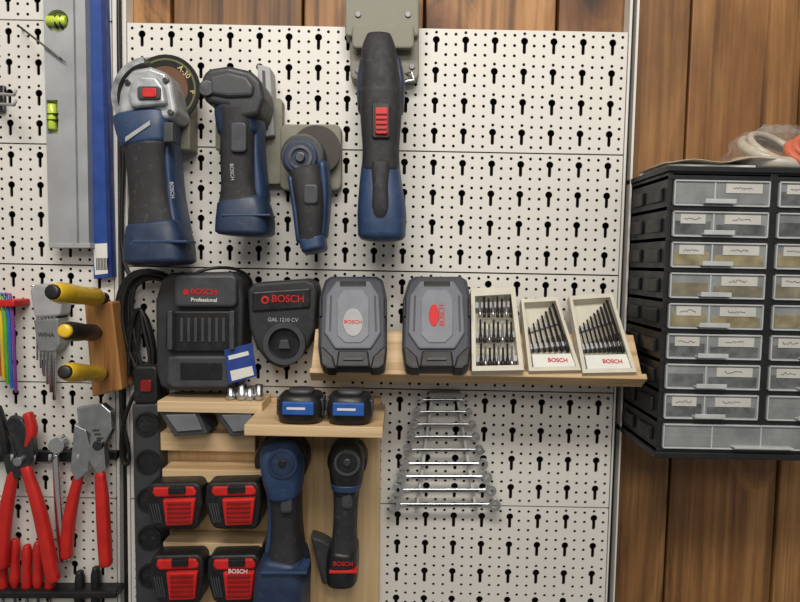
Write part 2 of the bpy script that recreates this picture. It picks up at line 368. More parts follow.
# ---------------- small rotary cutter
obj('cordless_circular_cutter',306,190,0.05)
disc('blade',316,150,25,0.03,0.032,mat('blade_dark',(70,66,62),0.5,0.6),0.0004)
disc('blade_guard',302,155,22,0.032,0.062,DGREY,0.003)
disc('guard_face',300,157,17,0.062,0.07,NAVYD,0.002)
plate('guard_ring',circ(300,157,12,24),[circ(300,157,9,24)],0.069,0.0725,STEEL)
disc('hub',300,157,5,0.068,0.074,STEEL,0.001)
loft('motor_body',[(306,172,.053,16,.022),(310,190,.055,16.5,.026),(312,212,.055,15,.026),(312,232,.055,13,.025),(313,247,.055,12,.023)],BLACK,p=2.8)
loft('side_shell',[(324,166,.05,5,.022),(326,195,.05,5,.022),(323,235,.05,5,.02)],NAVY)
loft('left_shell',[(293,180,.052,4,.02),(297,205,.052,4,.02),(302,240,.052,5,.02)],NAVY)
loft('battery_foot',[(313,240,.055,13,.024),(315,250,.056,12,.024)],NAVY,p=3.4,cap=0.003)
poly('trigger',rrect(303,184,318,204,4),0.07,0.0835,DGREY,0.002)
obj('tool_wall_holder',320,155,0.01)
poly('plate',rrect(280,124,341,190,6),0.0,0.02,OLIVE,0.002)
box('peg',300,150,325,175,0.02,0.034,OLIVE,0.001)
# ---------------- long tool
obj('tool_wall_holder',382,35,0.01)
poly('upper_plate',rrect(345,-30,419,36,4),0.0,0.03,OLIVE,0.002)
poly('lower_plate',rrect(350,20,419,80,7),0.0,0.022,OLIVE,0.002)
poly('clip_plate',rrect(352,24,414,48,4),0.03,0.038,OLIVE,0.002)
for sx,sy in ((358,14),(408,14),(358,70),(412,66)): disc('screw',sx,sy,3,0.03 if sy<40 else .02,0.032 if sy<40 else 0.024,STEEL,0.0004)
obj('cordless_multi_cutter',381,140,0.05)
loft('nose',[(379,40,.055,13.5,.016),(379,52,.055,17,.021),(380,75,.055,19,.025),(381,95,.055,20.5,.027)],BLACK,p=2.8,cap=0.006)
loft('side_band_left',[(364,62,.045,4,.014),(362,85,.045,5,.018),(364,110,.045,6,.02)],NAVYD)
loft('side_band_right',[(397,62,.045,4,.014),(400,85,.045,5,.018),(398,110,.045,6,.02)],NAVYD)
tube('clamp_bail',[(362,78,.03),(360,70,.05),(372,66,.06)],0.0015,CHROME); tube('clamp_bail',[(404,74,.02),(412,72,.03),(414,80,.03),(402,82,.04)],0.0013,CHROME)
loft('body',[(381,92,.055,20.5,.027),(381,120,.055,20,.028),(381,150,.055,18,.028),(381,172,.055,19,.029)],BLACK,p=3)
loft('lower_body',[(381,160,.053,18,.027),(381,185,.054,21,.031),(382,212,.055,24,.034),(382,236,.055,23.5,.034)],NAVY,p=3.2,cap=0.006)
loft('belly_rubber',[(381,166,.062,12,.024),(381,190,.064,10,.026),(381,210,.066,11,.026),(381,222,.066,8,.022)],BLACK,p=3)
poly('switch_frame',rrect(372,103,390,138,3),0.075,0.086,BLK2,0.001)
poly('slide_switch',rrect(375,107,388,134,2.5),0.08,0.0895,RED,0.0012)
for y in (113,118,123,128): box('switch_rib',376,y,387,y+1.5,0.088,0.091,REDD,0.0003)
# ---------------- shelf (sloped) and its contents
A=P(470,291,.012); B=P(470,375,.082); U=(B-A)
SL=Pl(A,U.cross(X3))
n=SL.n
obj('sloped_display_shelf',470,360,0.05)
uu=U.normalized(); xa=P(310,378,.088).x; xb=P(645,380,.088).x
def slab(name,x0,x1,u0,u1,h0,h1,m,bevel=0.001):
    vs=[]
    for x in (x0,x1):
        for u in (u0,u1):
            for h in (h0,h1):
                q=A+uu*u+n*h; q.x=x; vs.append(q)
    fs=[[0,1,3,2],[4,6,7,5],[0,4,5,1],[2,3,7,6],[0,2,6,4],[1,5,7,3]]
    return mesh(name,vs,fs,m,bevel=bevel)
ul=U.length
slab('sloped_board',xa,xb,ul-.058,ul,-0.009,0,PINE)
slab('front_ledge',xa,xb,ul,ul+0.007,-0.009,0.012,PINE)
for x in (xa+.004,(xa+xb)/2,xb-.004):
    vs=[]
    q0=A+uu*(ul-.055)-n*.009; q1=A+uu*(ul-.004)-n*.009
    for dx in (-.004,.004): vs+=[(x+dx,0,q0.z+.015),(x+dx,q0.y,q0.z),(x+dx,q1.y,q1.z),(x+dx,0,q1.z+.004)]
    mesh('side_gusset',vs,[[0,1,2,3],[7,6,5,4],[0,4,5,1],[1,5,6,2],[2,6,7,3],[3,7,4,0]],PINE,bevel=.0005)
YS=.95
def case(x,red):
    obj('screwdriver_bit_case',x,325,0.06)
    def q(pts): return [(a+x,275+(b-275)*YS) for a,b in pts]
    O=[(-28,280),(-22,276),(24,276),(30,280),(34,300),(34,352),(32,368),(27,373),(-28,373),(-33,367),(-35,350),(-34,300)]
    poly('lower_shell',q(O),0.0005,0.014,DGREY,0.002,pl=SL)
    poly('upper_shell',q([(a*.97,(b-325)*.985+325) for a,b in O]),0.015,0.030,mat('case_slate',(58,62,72),0.5,bump=0.1,wear=.12),0.003,pl=SL)
    poly('grey_panel',q([(-17,281),(17,281),(26,296),(28,335),(18,352),(-18,352),(-29,335),(-27,296)]),0.028,0.034,mat('case_grey',(108,111,120),0.5),0.002,pl=SL)
    poly('panel_inset',q([(-10,290),(10,290),(16,300),(16,338),(8,346),(-8,346),(-16,338),(-16,300)]),0.033,0.0355,mat('case_grey2',(124,127,135),0.5),0.001,pl=SL)
    for s in (-1,1): poly('panel_groove',q([(s*21,296),(s*23,297),(s*24,334),(s*22,334)]),0.033,0.0345,DGREY,0,pl=SL)
    if red:
        disc('logo_badge',x-3,315,5,0.035,0.0365,REDT,0.0005,pl=SL,ry=11); text('BOSCH',x+5,315,0.0358,7,REDT,pl=SL,rot=1.57)
    else:
        disc('logo_badge',x,322,10,0.035,0.0365,LGREY,0.0005,pl=SL,ry=14); text('BOSCH',x,322,0.0368,5,REDT,pl=SL)
    box('handle_slot',x-13,281,x+13,286,0.03,0.035,BLK2,0.001,pl=SL)
    for s in (-1,1):
        poly('corner_bumper',q([(s*30,350),(s*34,350),(s*32,369),(s*26,373),(s*17,373),(s*20,360)]),0.016,0.035,BLK2,0.002,pl=SL)
        poly('side_rib',q([(s*31,298),(s*34,300),(s*34,318),(s*31,318)]),0.016,0.033,BLK2,0.001,pl=SL)
    poly('latch',q([(-15,354),(15,354),(17,371),(-17,371)]),0.026,0.036,BLK2,0.002,pl=SL)
    box('latch_ridge',x-10,357,x+10,360,0.036,0.038,DGREY,0.0006,pl=SL)
case(353,False); case(437,True)
obj('drill_bit_set_box',497,330,0.06)
poly('tray_back',[(471,289),(513,287),(523,370),(472,371)],0.0005,0.008,CREAM,0.001,pl=SL)
plate('tray_frame',[(471,288),(515,287),(524,370),(472,371)],[[(475,296),(511,294),(519,365),(476,366)]],0.008,0.022,CREAM,pl=SL)
for y in (302,332,356): poly('bit_rail',[(475,y),(512+(y-296)*.09,y-1),(512+(y-296)*.09,y+5),(475,y+6)],0.008,0.018,LGREY,0.0008,pl=SL)
DR=mat('drill_dark',(58,56,56),0.35,0.7)
def bit(x0,y0,x1,y1,h,r,m):
    a=SL.at(x0,y0,h); b=SL.at(x1,y1,h); c=a.lerp(b,0.35)
    sweep('bit',[a,c,c,b,b.lerp(a,-0.04)],[r,r,r*.7,r*.7,r*.1],[r,r,r*.7,r*.7,r*.1],m,N=8)
for r_,y in enumerate((296,321,345)):
    for i in range(8):
        x=480+i*4.4+r_*0.6; bit(x,y+21,x-0.2,y-1+(i%3)*2,0.02,0.0019,DR if (i+r_)%3 else SILVER)
def cassette(o,nb=8):
    obj('drill_bit_cassette',sum(p[0] for p in o)/4,335,0.06)
    tl,tr,br,bl=[Vector((a,b)) for a,b in o]
    def q(u,v): 
        t=tl.lerp(tr,u); b=bl.lerp(br,u); r=t.lerp(b,v); return (r.x,r.y)
    poly('back_shell',o,0.0005,0.006,CREAM,0.001,pl=SL)
    plate('rim',[tuple(a) for a in o],[[q(.07,.05),q(.93,.05),q(.93,.95),q(.07,.95)]],0.006,0.018,CREAM,pl=SL)
    poly('label_card',[q(.1,.77),q(.9,.77),q(.92,.95),q(.1,.95)],0.006,0.015,WPAPER,0.0005,pl=SL)
    a=q(.6,.86); text('BOSCH',a[0],a[1],0.0155,5.5,REDT,pl=SL)
    poly('bit_rail',[q(.08,.62),q(.92,.60),q(.92,.66),q(.08,.70)],0.006,0.014,LGREY,0.0006,pl=SL)
    poly('bit_rail',[q(.08,.42),q(.92,.30),q(.92,.34),q(.08,.47)],0.006,0.010,LGREY,0.0006,pl=SL)
    for i in range(nb):
        u=.14+i*.72/(nb-1); v0=.74; v1=.40-(i/(nb-1))*.30
        a=q(u,v0); b=q(u-.03,v1); bit(a[0],a[1],b[0],b[1],0.013,0.0014+0.0013*i/nb,DR)
cassette([(521,299),(557,297),(581,370),(529,371)],nb=7)
cassette([(569,296),(612,293),(637,372),(583,373)],nb=9)
# ---------------- chargers
obj('battery_charger',200,330,0.04)
CHD=mat('charger_dark',(46,47,50),0.52,bump=.2,wear=.1)
poly('housing',[(162,278),(170,273),(232,272),(240,278),(243,300),(242,372),(236,388),(226,391),(170,391),(160,387),(156,372),(155,300)],0.0,0.05,CHD,0.004,seg=3)
poly('top_bridge',rrect(174,275,236,307,5),0.045,0.062,DGREY,0.003)
poly('cradle',[(166,311),(234,311),(236,347),(228,352),(172,352),(165,347)],0.045,0.056,BLK2,0.002)
for i in range(7): box('contact_slot_%d'%i,180+i*7,318,183+i*7,342,0.05,0.0575,DGREY,0.0005)
for s in (167,229): box('slide_rail',s,311,s+5,350,0.05,0.066,DGREY,0.001)
poly('lower_face',[(167,356),(236,356),(234,384),(226,388),(172,388),(166,384)],0.045,0.056,DGREY,0.003)
box('lower_recess',180,362,222,380,0.05,0.057,BLK2,0.001)
text('BOSCH',204,292,0.0627,7.5,REDT); disc('logo_ring',186,292,3,.0605,.0627,REDT,0); text('Professional',204,300,0.0627,5,WPAPER)
obj('compact_battery_charger',283,320,0.04)
poly('housing',[(247,290),(254,283),(306,279),(315,283),(317,292),(315,328),(306,350),(294,364),(281,369),(268,363),(256,348),(249,328)],0.0,0.045,CHD,0.004,seg=3)
poly('front_panel',[(252,292),(310,288),(310,308),(252,312)],0.04,0.048,BLK2,0.002)
text('BOSCH',288,299,0.0487,9.5,REDT); disc('logo_ring',265,300,4,.045,.0487,RED,0.0003); disc('logo_core',265,300,2.2,.045,.0489,BLK2,0)
text('GAL 1210 CV',283,320,0.0455,5,LGREY)
plate('well_rim',circ(284,344,21,32),[circ(284,344,16,32)],0.04,0.056,DGREY)
disc('well_floor',284,344,16,0.02,0.046,BLK2)
poly('well_key',[(278,349),(290,349),(288,340),(280,340)],0.04,0.052,DGREY,0.001)
# ---------------- cables
obj('coiled_power_cable',135,330,0.02)
for k in range(6):
    o=k*3.2; d=.012+.005*(k%3)
    cable('strand_%d'%k,[(178-k*2,282,.03),(158,268+k*2,d+.01),(128+o*.6,268+k*2,d),(114+o,300,d),(118+o,340,d),(132+o*.7,370,d),(150-o*.3,385,d+.004),(158-k,360,d+.008),(150-k*2,320,d+.01),(136+o*.4,300,d+.006),(122+o,330,d),(124+o*.8,375,d)],0.0022,BLK2)
cable('lead_down',[(124,375,.012),(120,400,.012),(124,430,.012),(132,460,.012),(124,470,.012),(118,440,.012),(130,395,.02),(150,372,.02)],0.0025,BLK2)
cable('lead_across',[(180,285,.05),(196,270,.05),(222,266,.04),(244,270,.02),(254,282,.015),(250,292,.012)],0.002,BLK2)
obj('hanging_cord',118,60); cable('cord',[(119,-40,.006),(118,30,.006),(120,90,.006),(124,150,.004),(122,200,.006),(120,262,.006),(130,275,.01)],0.0025,BLK2)
# ---------------- power strip
obj('power_strip',148,500,0.02)
poly('housing',[(131,404),(158,402),(165,660),(136,660)],0.0,0.04,mat('strip_grey',(58,60,64),0.5),0.004)
poly('switch_block',rrect(133,366,157,404,4),0.0,0.042,BLK2,0.003)
poly('rocker',rrect(140,380,151,392,2),0.04,0.045,mat('rocker_red',(130,30,28),0.3),0.001)
for i,y in enumerate((424,462,500,538,576)):
    plate('socket_rim_%d'%i,circ(146+i*1.0,y,12,24),[circ(146+i*1.0,y,10,24)],0.038,0.043,BLK2); disc('socket_floor_%d'%i,146+i,y,10,0.03,0.0405,BLK2,0)
    for s in (-4,4): disc('socket_hole',146+i+s,y,1.6,.04,.041,STEEL,0)
# ---------------- wooden tool rack
obj('wooden_tool_rack',270,500,0.02)
poly('back_panel',[(162,398),(381,398),(378,680),(166,680)],0.0,0.013,PINEV)
def hshelf(name,x0,x1,yf_top,yf_bot,dep,m):
    a=P(x0,yf_top,dep); b=P(x1,yf_top,dep); c=P((x0+x1)/2,yf_bot,dep); zt=(a.z+b.z)/2
    return wbox(name,a.x,b.x,-dep,-0.013,c.z,zt,m)
hshelf('shelf_board_left',157,262,402,413,0.065,PINE)
hshelf('shelf_board_right',244,383,426,437,0.125,PINE)
hshelf('cross_rail_1',162,262,470,483,0.05,PINE)
hshelf('cross_rail_2',163,262,543,556,0.05,PINE)
wbox('front_lip',P(160,435,.02).x,P(258,435,.02).x,-0.035,-0.013,P(200,450,.03).z,P(200,432,.03).z,PINE)
for i,x in enumerate((158,214)):
    obj('empty_battery_mount',x+20,422,0.04)
    poly('mount_body',[(x,412),(x+40,411),(x+50,434),(x+16,437)],0.013,0.06,DGREY,0.002)
    poly('mount_face',[(x+7,415),(x+37,414),(x+44,430),(x+19,432)],0.05,0.063,MGREY,0.001)
def pack(x,y,wd=60,hh=47,lab=False):
    obj('power_tool_battery',x+wd/2,y+hh/2,0.05)
    def q(p): return [(x+a*wd,y+b*hh) for a,b in p]
    poly('case',q([(.08,.02),(.9,.0),(.98,.1),(1,.45),(.93,.96),(.85,1),(.22,1),(.12,.92),(0,.45),(.02,.12)]),0.013,0.075,BLK2,0.004,seg=3)
    poly('red_top',q([(.14,.10),(.84,.08),(.90,.2),(.88,.28),(.18,.31),(.12,.22)]),0.07,0.077,RED,0.002)
    poly('red_front',q([(.30,.36),(.88,.34),(.82,.90),(.36,.92)]),0.07,0.080,RED,0.002)
    for i in range(5):
        v=.43+i*.095; poly('rib_%d'%i,q([(.38,v),(.80,v-.01),(.79,v+.03),(.38,v+.04)]),0.079,0.082,REDD,0.0004)
    for i in range(4): poly('vent_%d'%i,q([(.08+i*.045,.45),(.10+i*.045,.45),(.18+i*.04,.85),(.16+i*.04,.85)]),0.07,0.077,DGREY,0)
    poly('release_tab',q([(.4,.1),(.7,.09),(.7,.24),(.4,.25)]),0.076,0.080,BLK2,0.001)
    if lab: text('BOSCH',x+wd*.58,y+hh*.33,0.0815,5.5,WPAPER)
pack(145,483,57); pack(204,482,58,48); pack(149,555,55,50); pack(206,555,55,50,True)
ztop=P(313,426,.125).z
def compact(x,yb):
    obj('compact_battery',x,408,0.08)
    c=P(x,yb,0.1); c.z=ztop
    cs=[c+Vector((0,0,h)) for h in (0.001,0.008,0.016,0.024,0.031)]
    sweep('pack_base',cs,[.0235,.0255,.0262,.025,.022],[.022,.024,.025,.024,.022],BLK2,p=3,cap=0.0008)
    wbox('label',c.x-.017,c.x+.017,c.y-.0265,c.y-.02,c.z+.012,c.z+.026,BLUEL,0.001)
    wbox('label_stripe',c.x-.012,c.x+.008,c.y-.0270,c.y-.022,c.z+.018,c.z+.0205,WPAPER,0)
    sweep('contact_stem',[c+Vector((0,0,.031)),c+Vector((0,0,.036))],[.014]*2,[.013]*2,DGREY,p=3)
    for s in (-1,1): wbox('clip',c.x+s*.0235-.0025,c.x+s*.0235+.0025,c.y-.012,c.y+.012,c.z+.008,c.z+.027,DGREY,0.001)
compact(301.5,418); compact(350,420)
obj('carded_label',240,364,0.03)
poly('card',[(224,350),(252,343),(257,376),(229,384)],0.060,0.0615,mat('card_blue',(38,66,140),.5),0.0002)
poly('card_white',[(230,371),(252,366),(254,375),(232,381)],0.0615,0.062,WPAPER,0); poly('card_print',[(228,356),(248,351),(249,355),(229,360)],0.0615,0.062,WPAPER,0)
zl=P(210,402,.065).z
obj('hex_socket_set',245,392,0.04)
for i,(x,r) in enumerate(((231,.0062),(242,.0068),(250,.006),(259,.0055))):
    a=P(x,400,.05); a.z=zl
    b=a+Vector((0,0,.019 if i%2 else .015)); sweep('socket_%d'%i,[a+Vector((0,0,.0004)),a.lerp(b,.45),a.lerp(b,.5),b],[r,r,r*.85,r*.85],[r,r,r*.85,r*.85],SILVER,N=16)
# drills hanging under right shelf
obj('cordless_drill',283,520,0.06)
loft('motor_head',[(281,449,.075,18,.024),(282,458,.08,20,.031),(284,472,.08,20,.033),(286,488,.078,17,.032)],NAVY,p=3)
plate('chuck_ring',circ(282,464,15,28),[circ(282,464,12,28)],0.11,0.115,NAVYD); disc('chuck_face',282,464,12,0.105,0.114,NAVYD,0.001)
disc('chuck_core',282,464,4,0.11,0.116,BLK2,0.001)
loft('grip',[(286,484,.075,16,.032),(287,505,.072,14.5,.03),(288,530,.07,14.5,.03),(287,555,.07,19,.033)],BLACK,p=3)
loft('grip_shell',[(272,485,.06,4,.022),(274,515,.06,4,.022),(271,550,.06,5,.024)],NAVY)
poly('trigger',rrect(280,490,292,514,4),0.1,0.1085,DGREY,0.003)
loft('battery_foot',[(286,552,.07,21,.036),(284,568,.07,26,.04),(283,590,.07,26.5,.042),(283,625,.07,26,.042)],NAVYD,p=4)
box('foot_band',260,572,307,575,.08,.1125,NAVY,0.001)
obj('cordless_screwdriver',346,510,0.06)
loft('motor_head',[(347,449,.07,15,.022),(347,458,.075,18,.028),(347,474,.074,16.5,.028),(347,486,.072,13.5,.027)],BLK2,p=3)
loft('blue_band',[(347,477,.0735,16.6,.0285),(347,483,.073,15.2,.028)],NAVY,p=3,cap=.001)
plate('chuck_ring',circ(347,463,13,28),[circ(347,463,10.5,28)],0.1,0.1045,DGREY); disc('chuck_face',347,463,10.5,0.095,0.1035,BLK2,0.001)
disc('chuck_core',347,463,4,0.1,0.106,STEEL,0.001)
loft('grip',[(347,484,.072,13.5,.027),(346,505,.07,12,.026),(345,530,.068,12,.026),(344,548,.068,14,.028)],BLACK,p=3)
poly('trigger',rrect(341,490,352,510,4),0.09,0.0992,DGREY,0.003)
loft('battery_foot',[(344,545,.068,15,.029),(343,560,.068,16.5,.031),(343,575,.068,15.5,.031)],BLK2,p=3.2)
box('red_band',329,571,357,574,.08,.1,RED,0.001); text('BOSCH',343,564,0.0997,5.5,REDT)
for x,w_ in ((281,27),(347,20)):
    obj('magnetic_tool_mount',x,450,.03)
    disc('mount_cup',x,462,w_,0.013,0.044,BLK2,0.002)
    box('mount_neck',x-10,440,x+10,470,.013,.045,DGREY,0.001)
obj('hanging_tool_holster',322,560,.03)
poly('holster',[(310,536),(322,540),(330,545),(356,585),(322,585)],.013,.036,DGREY,.003)
# ---------------- wrenches
def wrench(y,xa_,xb_,hs,d,m):
    obj('combination_wrench',(xa_+xb_)/2,y,d)
    box('shank_bar',xa_+hs*.8,y-hs*.3,xb_-hs*.8,y+.5+hs*.34,d-.002,d+.0022,m,0.001)
    box('shank_channel',xa_+hs*2.2,y-hs*.08,xb_-hs*2.2,y+.5+hs*.1,d,d+.0024,STEEL,0.0)
    plate('ring_end',circ(xb_,y+.6,hs,24),[circ(xb_,y+.6,hs*.5,12)],d-.003,d+.004,m)
    a=.5
    out=circ(xa_,y,hs*1.1,20,pi+a,3*pi-a); inn=[(xa_-hs*.95,y+hs*.42),(xa_+hs*.25,y+hs*.42),(xa_+hs*.45,y),(xa_+hs*.25,y-hs*.42),(xa_-hs*.95,y-hs*.42)]
    plate('open_jaw',out+inn[::-1],[],d-.003,d+.003,m)
obj('wrench_holder',440,430,.01)
for s in (0,1):
    pts=[(431,396),(434,396),(418,512),(415,512)] if s==0 else [(456,396),(459,396),(478,512),(475,512)]
    poly('holder_strip',pts,0.0,0.014,mat('holder_clear',(190,192,190),.3),0.0006)
box('holder_top',429,393,461,397,0.0,0.014,LGREY,0.0008)
ys=[400,412,424.5,437,450,464,477,490.5,505]
for i,y in enumerate(ys):
    f=(y-400)/105
    wrench(y,420-f*26,466+f*29,3.0+f*2.9,0.0165 if i<5 else 0.018,SILVER if i<5 else CHROME)
# ---------------- left tools
obj('oak_tool_block',102,345,0.02)
poly('block',[(84,304),(112,302),(122,390),(92,397)],0.0,0.04,BLOCKW,0.002)
def sdr(y0,y1,x0,x1,mh,r=.012):
    obj('screwdriver',(x0+x1)/2,y0,0.08)
    a=P(x0,y0,.038); b=P(x1,y1,.15); 
    N=[(0,.45),(.08,.55),(.12,.8),(.2,1),(.45,.9),(.7,1.0),(.9,1.0),(1,.8)]
    sweep('handle',[a.lerp(b,t) for t,_ in N],[r*k for _,k in N],[r*k for _,k in N],mh,N=12,cap=0.002)
    sweep('end_cap',[a.lerp(b,.94),a.lerp(b,1.03)],[r*.7]*2,[r*.7]*2,BLK2 if mh is YEL else YEL,N=12,cap=0.002)
    sweep('ferrule',[a.lerp(b,-.02),a.lerp(b,.1)],[r*.62]*2,[r*.62]*2,BLK2,N=12)
sdr(298,292,103,54,YEL,.0115); sdr(333,331,98,66,BLK2,.0105); sdr(374,372,104,66,YEL,.0105)
obj('hex_key_set',45,335,0.03)
poly('holder_head',[(29,290),(36,284),(58,284),(63,292),(60,316),(34,318)],0.0,0.026,LGREY,0.003)
poly('holder_body',[(33,320),(58,318),(60,345),(55,352),(38,352)],0.0,0.024,mat('pewter',(142,144,146),.4,.4),0.002)
text('WIHA',46,335,.0245,6,DGREY)
for i in range(6):
    L=400-i*8; x=54-i*3.4
    tube('key_%d'%i,[(x-6,286,.02+.001*i),(x,286,.02),(x+1,292,.018),(x,340,.018),(x+.5,L,.018)],0.0023-.0002*i,CHROME,N=6)
obj('coloured_hex_key_set',8,340,.02)
for i,c in enumerate(((205,40,40),(225,110,30),(230,200,40),(90,180,60),(40,110,190),(130,60,150))):
    m=mat('hexkey_%d'%i,c,.4); x=-10+i*4
    tube('key_%d'%i,[(x-5,294,.03),(x,294,.028),(x+3,320,.026),(x+6,372+i*4,.024)],0.0021,m,N=6,cap=.0005)
box('holder_clip',-10,300,14,307,0.0,0.034,RED,0.002)
obj('double_hook',5,98,.02)
tube('prong',[(-5,92,.0),(0,94,.03),(14,95,.05),(16,90,.052)],.0018,LGREY); tube('prong',[(-5,104,.0),(0,104,.03),(14,105,.05),(16,100,.052)],.0018,LGREY); box('base',-12,85,4,112,.0,.006,STEEL)
# pliers
obj('water_pump_pliers',25,500,.04)
poly('jaw_upper',[(4,424),(10,416),(22,420),(32,436),(34,456),(28,470),(16,468),(18,450),(12,436)],.025,.036,STEEL,.0015)
poly('jaw_lower',[(2,434),(8,432),(14,448),(22,470),(16,480),(6,474),(2,456)],.018,.03,STEEL,.0015)
disc('pivot',17,462,4.5,.034,.041,SILVER,.0006)
loft('handle_red_a',[(14,470,.025,5,.005),(8,500,.025,6,.007),(4,530,.025,6.5,.008),(2,566,.025,6,.008)],RED2,cap=.002)
loft('handle_red_b',[(26,468,.035,5,.005),(36,498,.035,6,.007),(44,530,.035,6.5,.008),(52,572,.035,6.5,.008),(55,580,.035,5.5,.007)],RED2,cap=.002)
obj('pliers_wrench',92,490,.04)
poly('jaw_upper',[(76,408),(102,404),(111,412),(112,430),(104,446),(106,470),(98,476),(88,460),(90,434),(78,424)],.025,.037,SILVER,.0015)
poly('jaw_lower',[(74,424),(86,430),(90,448),(88,472),(76,482),(70,470),(72,446)],.018,.032,SILVER,.0015)
disc('pivot_button',97,446,5,.035,.042,STEEL,.0006)
for i in range(4): box('adjust_tooth_%d'%i,92+i*2,430+i*4,98+i*2,431.5+i*4,.036,.039,STEEL,.0002)
loft('handle_a',[(80,472,.025,4.5,.005),(73,500,.025,5.5,.007),(68,530,.025,6,.008),(67,556,.025,5.5,.008)],RED2,cap=.002)
loft('handle_b',[(100,474,.035,5,.005),(102,495,.035,6,.007),(104,530,.035,6.5,.008),(106,564,.035,6,.008)],RED2,cap=.002)
obj('ratchet_wrench',58,490,.03)
loft('handle',[(56,455,.02,3,.004),(57,480,.02,3.5,.004),(60,520,.02,4.5,.005),(64,560,.02,5,.005)],CHROME,cap=.002)
disc('head',56,446,8,.016,.03,CHROME,.001)
obj('tool_hook_rail',35,462,.01)
box('rail',-20,452,72,462,.0,.012,BLK2,.001)
for x in (-2,12,34,50,78,100): tube('hook',[(x,458,.008),(x,460,.03),(x,455,.034)],.0018,LGREY)
box('rail_right',66,452,116,460,.0,.010,BLK2,.001)
obj('small_pliers',4,430,.03)
loft('grip_a',[(-4,408,.03,5,.006),(3,430,.03,5,.007),(6,452,.03,4,.006)],BLK2,cap=.002)
loft('grip_b',[(28,414,.03,4.5,.006),(32,430,.03,5,.007),(28,446,.03,4,.006)],RED2,cap=.002)
obj('red_screwdriver_rack',30,575,.02)
box('rack',-20,592,116,599,.0,.025,BLK2,.002)
for i,(x,t) in enumerate(((3,548),(15,540),(27,546),(38,543),(50,550),(96,568),(80,572))):
    mm=RED2 if i<5 else BLK2; d=.012
    loft('handle_%d'%i,[(x,t,d,3.2,.005),(x,t+8,d,4.8,.0065),(x,t+22,d,4.0,.006),(x,t+38,d,4.8,.0065),(x,t+46,d,3,.004)],mm,cap=.002,p=2.3)
    tube('shaft_%d'%i,[(x,t+44,d),(x,t+90,d)],.0018,STEEL)
# ---------------- drawer cabinet
obj('small_parts_drawer_cabinet',740,310,.05)
FD=0.105
XL=(P(670,175,FD).x+P(655,450,FD).x)/2; ZT=P(735,170,FD).z; ZB=P(735,456,FD).z
cw=P(766,310,FD).x-P(667,310,FD).x
XR=XL+2*cw+.012; yb=WALLY-.0005; t=.005
CAB=mat('cabinet_black',(27,28,30),.42,bump=.15)
wbox('side_left',XL,XL+t,-FD,yb,ZB,ZT,CAB,.001); wbox('side_right',XR-t,XR,-FD,yb,ZB,ZT,CAB,.001)
wbox('top_shell',XL,XR,-FD,yb,ZT-t,ZT,CAB,.001); wbox('bottom_shell',XL,XR,-FD,yb,ZB,ZB+t,CAB,.001); wbox('back_shell',XL,XR,yb-.003,yb,ZB,ZT,CAB,.001)
wbox('top_flange',XL-.003,XR+.003,-FD-.003,yb,ZT-.003,ZT+.003,CAB,.001)
wbox('bottom_flange',XL-.003,XR+.003,-FD-.004,yb,ZB-.003,ZB+.004,CAB,.001)
xm=XL+t+ (XR-XL-2*t)/2
wbox('divider',xm-.004,xm+.004,-FD-.0005,yb,ZB,ZT,CAB,.001)
nr=9; rh=(ZT-ZB-.014)/nr
for r in range(nr+1): wbox('runner_%d'%r,XL,XR,-FD-.0003,yb,ZB+.005+r*rh-.0026,ZB+.005+r*rh+.0026,CAB,.0006)
for r in range(nr):
    z=ZB+.005+r*rh
    wbox('side_slot_rib_%d'%r,XL-.0035,XL,-FD+.012,-FD+.05,z+rh*.25,z+rh*.7,CAB,.001)
    wbox('side_slot_rib_%db'%r,XL-.0035,XL,-FD+.065,-FD+.1,z+rh*.25,z+rh*.7,CAB,.001)
def scr(x0,x1,z,seed):
    rd=random.Random(seed); n_=int((x1-x0)/.0013); cs=[]
    for k in range(n_): cs.append(Vector((x0+(x1-x0)*k/n_+rd.uniform(-.0006,.0006),-FD-.0024,z+rd.uniform(-.0016,.0016))))
    sweep('handwriting',cs,[.0003]*n_,[.0001]*n_,INK,N=4,smooth=False)
